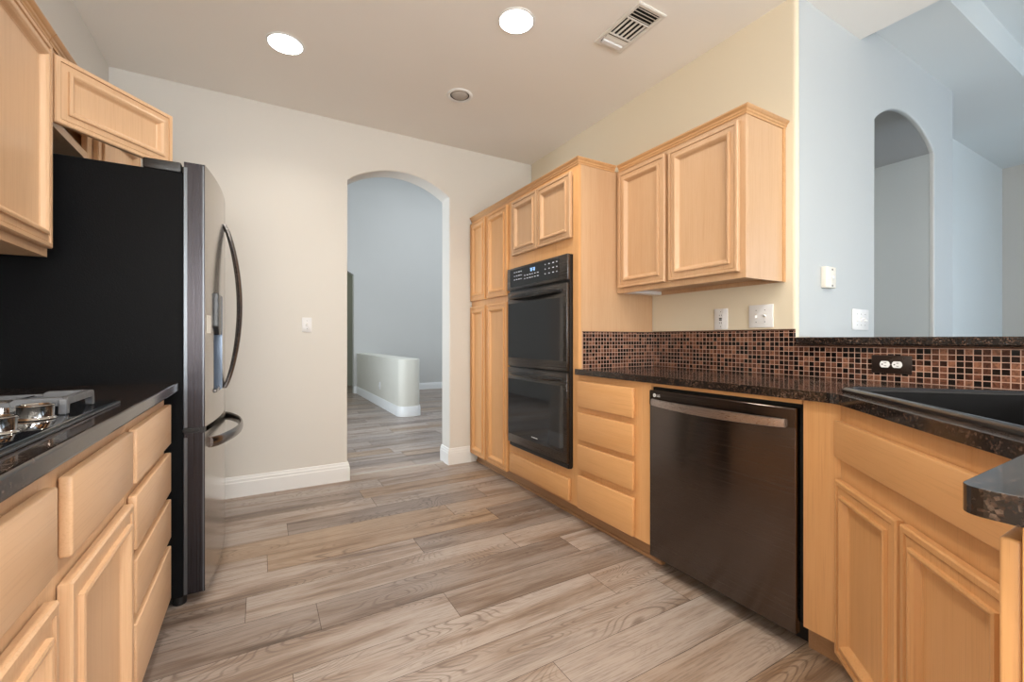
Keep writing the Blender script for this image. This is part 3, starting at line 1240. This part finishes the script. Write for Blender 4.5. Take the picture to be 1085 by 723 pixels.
def rr(ins, r_):
    return rect_ring(ins, SW_ - ins, ins, SD_ - ins, r_)


mb = MB()
mb.merge(ring_loft([(rr(.034, .03), .004), (rr(.038, .03), -.03), (rr(.045, .04), -.185), (rr(.075, .05), -.20)]))
mb.build('basin', 'sink_matte', sk, smooth=True)
b2 = ring_loft([(rr(.0, .04), .0005), (rr(.0005, .04), .008), (rr(.006, .038), .014), (rr(.015, .033), .0165), (rr(.025, .03), .014), (rr(.032, .028), .006), (rr(.0338, .03), .003)])
b2.faces.ensure_lookup_table()
b2.faces.remove(b2.faces[-1])
mb = MB()
mb.merge(b2)
mb.build('rolled_rim', 'sink_rim', sk, smooth=True)
mb = MB()
mb.lathe([(.0, .001), (.030, .001), (.040, .004), (.045, .001)], (SW_ / 2, SD_ / 2, -.1998))
mb.build('drain', 'chrome', sk, smooth=True)

# ------------------------------------------------------------------ left run
LZ = R(90)
TONE = '_l'
t = thing('drawer_cabinet', 'maple base cabinet with four drawers on the left beside the refrigerator', 'cabinet', (-.309, 1.502, 0), LZ)
wd, dpl = .548, .60
carcass(t, wd, dpl, .105, .8755)
face_frame(t, wd, .105, .8755, [(.105, .8755)], [(0, .025), (wd - .012, wd)])
for a, b_ in ((.692, .838), (.514, .660), (.344, .487), (.118, .314)):
    slab(t, .020, wd - .006, a, b_, 'drawer')
toe(t, wd, .07, .105)
t = thing('cooktop_cabinet', 'maple base cabinet with two doors under the gas cooktop', 'cabinet', (-.309, .500, 0), LZ)
wd = 1.001
carcass(t, wd, dpl, .105, .8755)
face_frame(t, wd, .105, .8755, [(.105, .125), (.63, .8755)], [(0, .06), (.485, .565), (wd - .02, wd)])
slab(t, .060, .494, .696, .840, 'false_front', .005)
slab(t, .556, .985, .696, .840, 'false_front', .005)
door(t, .060, .501, .118, .650)
door(t, .556, .990, .118, .650)
toe(t, wd, .07, .105)

# upper left
t = thing('upper_cabinet', 'two-door maple wall cabinet at the upper left above the cooktop', 'cabinet', (-.635, 1.02, 0), LZ)
wd, dpu = 1.083, .292
carcass(t, wd, dpu, 1.362, 2.118)
face_frame(t, wd, 1.362, 2.118, [(1.362, 1.41), (2.06, 2.118)], [(0, .04), (.52, .58), (wd - .035, wd)])
door(t, .025, .53, 1.388, 2.078)
door(t, .56, 1.058, 1.388, 2.078)
crown(t, [(0, 0), (wd, 0)], 2.105)

# over the fridge: open box with two leaves ajar
t = thing('fridge_cabinet', 'shallow maple cabinet above the refrigerator with its doors ajar', 'cabinet', (-.635, 2.108, 0), LZ)
wd = .93
carcass(t, wd, .16, 1.835, 2.118)
face_frame(t, wd, 1.835, 2.118, [(1.835, 1.868), (2.075, 2.118)], [(0, .02), (.40, .47), (wd - .035, wd)])
crown(t, [(0, 0), (wd, 0)], 2.105)


def leaf(hx, hy, length, ang, z0, z1):
    mb_ = MB()
    mb_.rings(0, length, z0, z1, DOOR)
    ob = mb_.build('door', 'wv' + TONE, t)
    ob.location = (hx, hy, 0)
    ob.rotation_euler = (0, 0, ang)
    return ob


leaf(.012, -.004, .440, R(-39.5), 1.836, 2.072)
leaf(.462, -.002, .440, R(-8.5), 1.836, 2.072)

# ------------------------------------------------------------------ refrigerator (world-aligned, front towards +x)
fy0, fy1, fxb = 2.180, 3.085, -.790
fr = thing('refrigerator', 'black stainless french-door refrigerator with bottom freezer on the left', 'refrigerator', (-.5, (fy0 + fy1) / 2, 0))
ox, oy = -.5, (fy0 + fy1) / 2


def L(x, y):
    return (x - ox, y - oy)


mb = MB()
mb.box(fxb - ox, -.268 - ox, fy0 - oy, fy1 - oy, .045, 1.747, .004, 2)
case = mb.build('case', 'black_side', fr)
mb = MB()
mb.box(-.395 - ox, -.274 - ox, fy0 + .002 - oy, fy0 + .085 - oy, 1.7475, 1.788, .006, 2)
mb.box(-.274 - ox, -.205 - ox, fy0 + .012 - oy, fy0 + .06 - oy, 1.752, 1.776, .004, 2)
mb.cyl((-.235 - ox, fy0 + .03 - oy, 1.778), .012, .016, 'z', 20)
mb.build('hinge_cover', 'black_plastic', fr, smooth=True)
mb = MB()
mb.box(-.395 - ox, -.274 - ox, fy1 - .085 - oy, fy1 - .002 - oy, 1.7475, 1.788, .006, 2)
mb.build('hinge_cover', 'black_plastic', fr, smooth=True)
for yy in (fy0 + .05, fy1 - .05):
    mb = MB()
    mb.cyl((-.285 - ox, yy - oy, .023), .024, .046, 'z', 24, bev=.004)
    mb.build('foot', 'black_plastic', fr, smooth=True)
mb = MB()
mb.box(-.70 - ox, -.30 - ox, fy0 + .05 - oy, fy1 - .05 - oy, .004, .0445)
mb.build('base_grille', 'black_plastic', fr)


def face_x(y):
    u = (y - (fy0 + fy1) / 2) / ((fy1 - fy0) / 2)
    return -.157 - .039 * u * u


def front(ya, yb, za, zb, hole=None):
    """curved front of a door with rounded sides; hole (y0,y1,z0,z1,depth)"""
    b2 = bmesh.new()
    n = 18
    ys = [ya + (yb - ya) * i / n for i in range(n + 1)]
    zs = [za, zb]
    if hole:
        ys = sorted(set([y for y in ys if abs(y - hole[0]) > .008 and abs(y - hole[1]) > .008] + [hole[0], hole[1]]))
        zs = [za, hole[2], hole[3], zb]
    g = {}
    for i, y in enumerate(ys):
        for k, z in enumerate(zs):
            g[i, k] = b2.verts.new((face_x(y) - ox, y - oy, z))
    xb_ = -.2655
    bk = {}
    for i in (0, len(ys) - 1):
        for k in range(len(zs)):
            bk[i, k] = b2.verts.new((xb_ - ox, ys[i] - oy, zs[k]))
    m_ = len(ys) - 1
    for i in range(m_):
        for k in range(len(zs) - 1):
            if hole and hole[0] - 1e-6 <= ys[i] and ys[i + 1] <= hole[1] + 1e-6 and k == 1:
                continue
            b2.faces.new((g[i, k], g[i + 1, k], g[i + 1, k + 1], g[i, k + 1]))
    for i in (0, m_):
        for k in range(len(zs) - 1):
            f = b2.faces.new((bk[i, k], g[i, k], g[i, k + 1], bk[i, k + 1]))
            f.material_index = 1
    K = len(zs) - 1
    for k in (0, K):
        b2.faces.new([bk[0, k]] + [g[i, k] for i in range(m_ + 1)] + [bk[m_, k]])
    for k in range(K):
        b2.faces.new((bk[0, k], bk[m_, k], bk[m_, k + 1], bk[0, k + 1]))
    if hole:
        ia, ib = ys.index(hole[0]), ys.index(hole[1])
        dep = -.205 - ox
        c = [b2.verts.new((dep, hole[0] - oy, hole[2])), b2.verts.new((dep, hole[1] - oy, hole[2])), b2.verts.new((dep, hole[1] - oy, hole[3])), b2.verts.new((dep, hole[0] - oy, hole[3]))]
        fs = [b2.faces.new(c), b2.faces.new((g[ia, 1], g[ia, 2], c[3], c[0])), b2.faces.new((g[ib, 1], g[ib, 2], c[2], c[1])),
              b2.faces.new([g[i, 1] for i in range(ia, ib + 1)] + [c[1], c[0]]), b2.faces.new([g[i, 2] for i in range(ia, ib + 1)] + [c[2], c[3]])]
        for f in fs:
            f.material_index = 2
    return b2


def put(b2, name, mats):
    mb_ = MB()
    mb_.bm.free()
    mb_.bm = b2
    return mb_.build(name, mats, fr, smooth=True)


ym = (fy0 + fy1) / 2
FM = ['bss_face', 'bss_edge', 'dispense']
d1 = put(front(fy0, ym - .0025, .722, 1.792, (2.312, 2.535, .845, 1.285)), 'door', FM)
d2 = put(front(ym + .0025, fy1, .722, 1.792), 'door', FM)
d3 = put(front(fy0, fy1, .052, .700), 'freezer_drawer', FM)
# pale vertical edge strips on the near side of the doors
for (za, zb), par in (((.724, 1.785), d1), ((.054, .698), d3)):
    mb = MB()
    mb.box(-.2655 - ox, -.2545 - ox, fy0 - .0020 - oy, fy0 + .0005 - oy, za, zb - .015)
    mb.build('edge_strip', 'steel', par)
    mb = MB()
    mb.box(-.2035 - ox, -.1995 - ox, fy0 - .0020 - oy, fy0 + .0005 - oy, za, zb)
    mb.build('edge_strip', 'steel', par)
mb = MB()
mb.box(-.266 - ox, -.196 - ox, fy0 + .004 - oy, fy0 + .05 - oy, .700, .722)
mb.box(-.270 - ox, -.215 - ox, fy0 - .004 - oy, fy0 + .03 - oy, .7035, .7185, .003, 2)
mb.build('middle_hinge', 'black_plastic', fr)
# dispenser nozzle block, paddle and sticker
mb = MB()
mb.prism([(2.335, 1.285), (2.335, 1.135), (2.37, 1.10), (2.48, 1.10), (2.51, 1.135), (2.51, 1.285)], -.203 - ox, -.160 - ox, axis='x', bev=.004)
for v in mb.bm.verts:
    v.co.y -= oy
wdp = mb.build('dispenser_nozzle', 'black_satin', d1)
mb = MB()
mb.box(-.2045 - ox, -.165 - ox, 2.33 - oy, 2.52 - oy, .846, .860, .002, 1)
mb.build('drip_tray', 'bss_handle', d1)
mb = MB()
mb.loft([[(face_x(y) + .0003 - ox, y - oy, z), (face_x(y) + .001 - ox, y - oy, z)] + [(face_x(y) + .001 - ox, y - oy, z2), (face_x(y) + .0003 - ox, y - oy, z2)]
         for y, z, z2 in ((2.205, 1.105, 1.180), (2.235, 1.105, 1.180), (2.262, 1.105, 1.180))])
mb.build('sticker', 'ivory', d1)


def bow_handle(y, za, zb, out, par):
    secs_ = []
    n = 28
    for i in range(n + 1):
        s = i / n
        b_ = math.sin(PI * s)
        z = za + (zb - za) * s
        x = face_x(y) + .002 + out * b_ ** .72
        w_ = .011 + .011 * b_
        th = .0105
        secs_.append([(x - ox + th * math.cos(a), y - oy + w_ * math.sin(a), z) for a in [2 * PI * k / 12 for k in range(12)]])
    mb_ = MB()
    mb_.loft(secs_)
    mb_.build('handle', 'bss_handle', par, smooth=True)


bow_handle(ym - .035, .838, 1.648, .068, d1)
bow_handle(ym + .035, .838, 1.648, .060, d2)
secs = []
for i in range(31):
    s = i / 30
    y = fy0 + .075 + s * (fy1 - fy0 - .15)
    b_ = math.sin(PI * s)
    x = face_x(y) + .003 + .070 * b_ ** .62
    secs.append([(x - ox + .008 * math.cos(a), y - oy, .642 + .023 * math.sin(a)) for a in [2 * PI * k / 12 for k in range(12)]])
mb = MB()
mb.loft(secs)
mb.build('handle', 'bss_handle', d3, smooth=True)

# ------------------------------------------------------------------ gas cooktop
ZL = .912
ck = thing('gas_cooktop', 'black glass gas cooktop with grey grates on the left countertop', 'cooktop', (-.58, 1.055, ZL))
cx, cy = -.58, 1.055
hx, hy = .262, .457
mb = MB()
mb.box(-hx, hx, -hy, hy, .0003, .006, .002, 2)
mb.build('trim_frame', 'steel', ck, smooth=True)
mb = MB()
mb.box(-hx + .004, hx - .006, -hy + .004, hy - .004, .0062, .0105, .002, 2)
mb.build('glass_top', 'black_gloss', ck, smooth=True)


def burner(bx, by, s=1.0):
    mb_ = MB()
    a = .052 * s
    mb_.merge(ring_loft([(rect_ring(bx - a, bx + a, by - a * 1.55, by + a * 1.55, .012), .0108), (rect_ring(bx - a, bx + a, by - a * 1.55, by + a * 1.55, .012), .016)]))
    br = mb_.build('burner', 'black_satin', ck, smooth=True)
    mb_ = MB()
    a2 = .048 * s
    o1 = rect_ring(bx - a2, bx + a2, by - a2 * 1.5, by + a2 * 1.5, .010)
    b2 = bmesh.new()
    lv = []
    for ins, z in ((.0, .016), (.0, .037), (.003, .039), (.006, .037), (.006, .020)):
        lv.append(([(bx + (p[0] - bx) * (1 - ins / a2), by + (p[1] - by) * (1 - ins / (1.5 * a2))) for p in o1], z))
    mb_.merge(ring_loft(lv))
    mb_.build('burner_ring', 'chrome', br, smooth=True)
    mb_ = MB()
    mb_.cyl((bx, by, .026), .030 * s, .016, 'z', 32, bev=.003)
    mb_.build('burner_cap', 'burner', br, smooth=True)


def grate(y0_, y1_):
    """cast grate: two long feet bars and inward fingers with dropped ends"""
    mb_ = MB()
    th, top = .014, .046
    ym_ = (y0_ + y1_) / 2
    for gx in (.222, -.222):
        # bar along y, its ends dropping to the glass
        pr = [(y0_, .0107), (y0_ + .016, .0107), (y0_ + .020, top - .016), (y1_ - .020, top - .016), (y1_ - .016, .0107), (y1_, .0107), (y1_ - .004, top - .004), (y1_ - .010, top), (y0_ + .010, top), (y0_ + .004, top - .004)]
        mb_.prism(pr, gx - th / 2, gx + th / 2, axis='x', bev=.0015, seg=1)
        s_ = -1 if gx > 0 else 1
    for fy in (y0_ + .012, y1_ - .012):
        for sg in (1, -1):
            xs = sg * .222
            xe = sg * .150
            pr = [(xs, top - .018), (xs, top), (xe, top), (xe - sg * .008, top - .006), (xe - sg * .004, top - .018)]
            mb_.prism(pr, fy - th / 2, fy + th / 2, axis='y', bev=.001, seg=1)
    for fy in (ym_,):
        for sg in (1, -1):
            xs = sg * .03
            pr = [(xs - .03, top - .016), (xs - .03, top), (xs + .03, top), (xs + .03, top - .016)]
            mb_.prism(pr, fy - th / 2, fy + th / 2, axis='y')
    # spine linking the bars
    for fy in (y0_ + .012, y1_ - .012):
        mb_.box(-.150, .150, fy - .004, fy + .004, top - .016, top - .006)
    mb_.box(-.005, .005, y0_ + .012, y1_ - .012, top - .016, top - .006)
    return mb_.build('grate', 'grate', ck)


for by in (.305, -.305):
    burner(.085, by, 1.0)
    burner(-.115, by, 1.1)
    grate(by - .100, by + .080)
for ky in (.160, .005, -.150, -.305 + .0):
    if ky < -.2:
        continue
    mb = MB()
    mb.lathe([(.029, .0108), (.030, .012), (.028, .0145), (.0255, .016), (.0265, .036), (.028, .038), (.0265, .0395), (.022, .040), (.020, .038), (.0, .038)], (.197, ky, 0))
    mb.build('knob', 'chrome', ck, smooth=True)

# ------------------------------------------------------------------ wall plates


def screw(mb_, x, z, y=-.0066, r_=.0022):
    mb_.cyl((x, y, z), r_, .001, 'y', 10)


def plate(name, label, cat, loc, rotz, w_, h_, mat='white', kind='toggle', gangs=1, th=.006):
    """local frame: x across, y into the wall, z up, centred"""
    p = thing(name, label, cat, loc, rotz)
    mb_ = MB()
    mb_.box(-w_ / 2, w_ / 2, -th, -.0004, -h_ / 2, h_ / 2, .0022, 2)
    mb_.build('cover_plate', mat, p, smooth=True)
    for g_ in range(gangs):
        gx = (g_ - (gangs - 1) / 2) * .046
        for sz in ((-.03, .03) if kind == 'toggle' else (-.041, .041)):
            mb_ = MB()
            screw(mb_, gx, sz, -th - .0004)
            mb_.build('screw', 'slot', p)
        if kind == 'toggle':
            mb_ = MB()
            mb_.box(gx - .005, gx + .005, -th - .0008, -th, -.012, .012)
            mb_.build('toggle_slot', 'ivory', p)
            up = 1 if g_ % 2 else -1
            mb_ = MB()
            mb_.loft([[(gx - .0045, -th - .0006, -.006), (gx + .0045, -th - .0006, -.006), (gx + .0045, -th - .0006, .006), (gx - .0045, -th - .0006, .006)],
                      [(gx - .0035, -th - .014, .006 * up - .0035), (gx + .0035, -th - .014, .006 * up - .0035), (gx + .0035, -th - .014, .006 * up + .0035), (gx - .0035, -th - .014, .006 * up + .0035)]])
            mb_.build('toggle', 'white', p)
        elif kind == 'gfci':
            mb_ = MB()
            mb_.box(gx - .0165, gx + .0165, -th - .002, -th, -.0335, .0335, .001, 1)
            mb_.build('receptacle', 'white', p)
            mb_ = MB()
            mb_.box(gx - .008, gx + .008, -th - .0032, -th - .002, .001, .0075)
            mb_.box(gx - .008, gx + .008, -th - .0032, -th - .002, -.0075, -.001)
            for sz in (-.021, .021):
                mb_.box(gx - .007, gx - .005, -th - .0026, -th - .002, sz - .004, sz + .004)
                mb_.box(gx + .005, gx + .007, -th - .0026, -th - .002, sz - .004, sz + .004)
            mb_.build('test_buttons', 'slot', p)
    return p


plate('wall_outlet', 'white wall outlet above the mosaic tile, left of the double switch', 'outlet', (XW, 1.548, 1.192), RZ, .082, .117, 'white', 'gfci')
plate('light_switch', 'white double toggle switch above the mosaic tile', 'switch', (XW, 1.322, 1.199), RZ, .125, .117, 'white', 'toggle', 2, .008)
plate('light_switch', 'white single switch plate on the back wall between refrigerator and archway', 'switch', (.297, YB, 1.186), 0, .066, .106, 'white', 'toggle', 1)
plate('light_switch', 'white triple switch plate low on the white wall beside the dining arch', 'switch', (2.882, YA, 1.188), 0, .185, .114, 'white', 'toggle', 3)
plate('light_switch', 'small pale switch plate on the cream low wall beyond the archway', 'switch', (x0, 7.2, .33), RZ, .07, .115, 'white', 'toggle', 1)

# duplex outlet in a dark plate lying level in the mosaic
p = thing('bar_outlet', 'dark brown horizontal outlet plate with white sockets on the mosaic above the sink', 'outlet', (XW - .0068, .782, .977), RZ)
mb = MB()
mb.box(-.066, .066, -.006, -.0002, -.037, .037, .0025, 2)
mb.build('cover_plate', 'brown_plate', p, smooth=True)
for gx in (-.020, .020):
    mb = MB()
    mb.prism([(gx + .0165 * math.cos(a), min(.013, max(-.013, .0165 * math.sin(a)))) for a in [2 * PI * k / 28 for k in range(28)]], -.0085, -.0058, axis='y')
    rc = mb.build('socket', 'white', p)
    mb = MB()
    mb.box(gx - .002, gx + .006, -.0091, -.0085, .005, .007)
    mb.box(gx - .002, gx + .006, -.0091, -.0085, -.007, -.005)
    mb.cyl((gx - .008, -.0088, 0), .0026, .0008, 'y', 12)
    mb.build('slots', 'slot', rc)
mb = MB()
mb.cyl((0, -.0063, 0), .0025, .001, 'y', 12)
mb.build('screw', 'chrome', p)

# door-chime style box on the white wall
p = thing('wall_sensor', 'small raised ivory control box on the white wall right of the wall cabinet', 'wall control', (2.512, YA, 1.394), 0)
mb = MB()
mb.box(-.050, .050, -.026, -.0004, -.054, .054, .004, 2)
mb.build('housing', 'ivory', p, smooth=True)
for z in (.040, -.042):
    mb = MB()
    mb.cyl((.01, -.0265, z), .005, .001, 'y', 14)
    mb.build('screw', 'slot', p)
mb = MB()
mb.cyl((.012, -.029, .0), .011, .006, 'y', 20, bev=.001)
mb.build('dial', 'white', p, smooth=True)

# ------------------------------------------------------------------ ceiling fittings


def recessed(label, x, y, power=LAMP_W, spread=132):
    p = thing('recessed_light', label, 'ceiling light', (x, y, ZC), 0)
    mb_ = MB()
    mb_.lathe([(.098, -.0003), (.097, -.004), (.091, -.0065), (.0865, -.0055), (.0862, -.0003)])
    mb_.build('trim_ring', 'trim', p, smooth=True)
    mb_ = MB()
    mb_.lathe([(.0, -.0062), (.060, -.0058), (.086, -.0040), (.086, -.0004), (0, -.0004)])
    mb_.build('lens', 'lamp', p, smooth=True)
    d = bpy.data.lights.new('lamp_glow', 'AREA')
    d.shape = 'DISK'
    d.size = .165
    d.spread = R(spread)
    d.energy = power
    d.color = LAMP_COL
    o_ = bpy.data.objects.new('lamp_glow', d)
    o_.location = (0, 0, -.012)
    C.objects.link(o_)
    o_.parent = p
    return p


recessed('lit round recessed ceiling light nearer the left wall and refrigerator', .123, 2.775, 3.8)
recessed('lit round recessed ceiling light nearest the square air vent', 1.160, 1.977)
for x, y in ((.123, .60), (1.16, .0), (.123, -1.5), (1.16, -1.9)):  # unseen lamps added behind the camera to light the room
    recessed('added unseen round recessed ceiling light behind the camera', x, y, 11.0, 160)['group'] = 'added recessed lights behind the camera'

p = thing('ceiling_speaker', 'small round grey unlit ceiling fitting in a white ring', 'ceiling fitting', (1.180, 2.772, ZC))
mb = MB()
mb.lathe([(.088, -.0003), (.086, -.005), (.076, -.009), (.066, -.006), (.064, -.0003)])
mb.build('trim_ring', 'trim', p, smooth=True)
mb = MB()
mb.lathe([(0, -.016), (.03, -.0145), (.048, -.009), (.057, -.0008), (0, -.0006)])
mb.build('eyeball', 'speaker', p, smooth=True)
mb = MB()
mb.lathe([(.0575, -.0005), (.0635, -.0005), (.0635, -.0012), (.0575, -.0012), (.0575, -.0005)])
mb.build('shadow_gap', 'void', p)

# air vent: three-way register
p = thing('air_vent', 'white rectangular three-way air register on the ceiling', 'vent', (1.712, 1.726, ZC))
a, b_ = .098, .170
mb = MB()
mb.merge(ring_loft([(rect_ring(-a, a, -b_, b_, .004), -.0004), (rect_ring(-a, a, -b_, b_, .004), -.006), (rect_ring(-a + .006, a - .006, -b_ + .006, b_ - .006, .004), -.009),
                    (rect_ring(-a + .022, a - .022, -b_ + .022, b_ - .022, .002), -.007), (rect_ring(-a + .024, a - .024, -b_ + .024, b_ - .024, .002), -.0006)]))
mb.build('register_frame', 'vent', p)
mb = MB()
mb.box(-a + .025, a - .025, -b_ + .025, b_ - .025, -.0012, -.0008)
mb.build('dark_duct', 'void', p)


def slat(x0_, x1_, y0_, y1_, tilt, along):
    mb_ = MB()
    if along == 'x':
        mb_.prism([(y0_, -.0075), (y0_ + .0015, -.0080), (y1_, -.0022), (y1_ - .0015, -.0016)] if tilt > 0 else [(y0_, -.0022), (y0_ + .0015, -.0016), (y1_, -.0075), (y1_ - .0015, -.0080)], x0_, x1_, axis='x')
    else:
        mb_.prism([(x0_, -.0075), (x0_ + .0015, -.0080), (x1_, -.0022), (x1_ - .0015, -.0016)] if tilt > 0 else [(x0_, -.0022), (x0_ + .0015, -.0016), (x1_, -.0075), (x1_ - .0015, -.0080)], y0_, y1_, axis='y')
    mb_.build('slat', 'vent', p)


for k in range(4):
    y = -b_ + .027 + k * .020
    slat(-a + .026, a - .026, y, y + .011, 1, 'x')
for k in range(5):
    x = -a + .036 + k * .029
    slat(x, x + .009, -.060, .062, -1, 'y')
for y in (.082, .106):
    slat(-a + .026, a - .026, y, y + .024, -1, 'x')
mb = MB()
mb.box(-a + .030, a - .034, .118, .142, -.0165, -.004, .002, 2)
mb.build('damper_lever', 'white', p)
for y in (-.068, .064):
    mb = MB()
    mb.box(-a + .024, a - .024, y, y + .006, -.0085, -.001)
    mb.build('divider', 'vent', p)
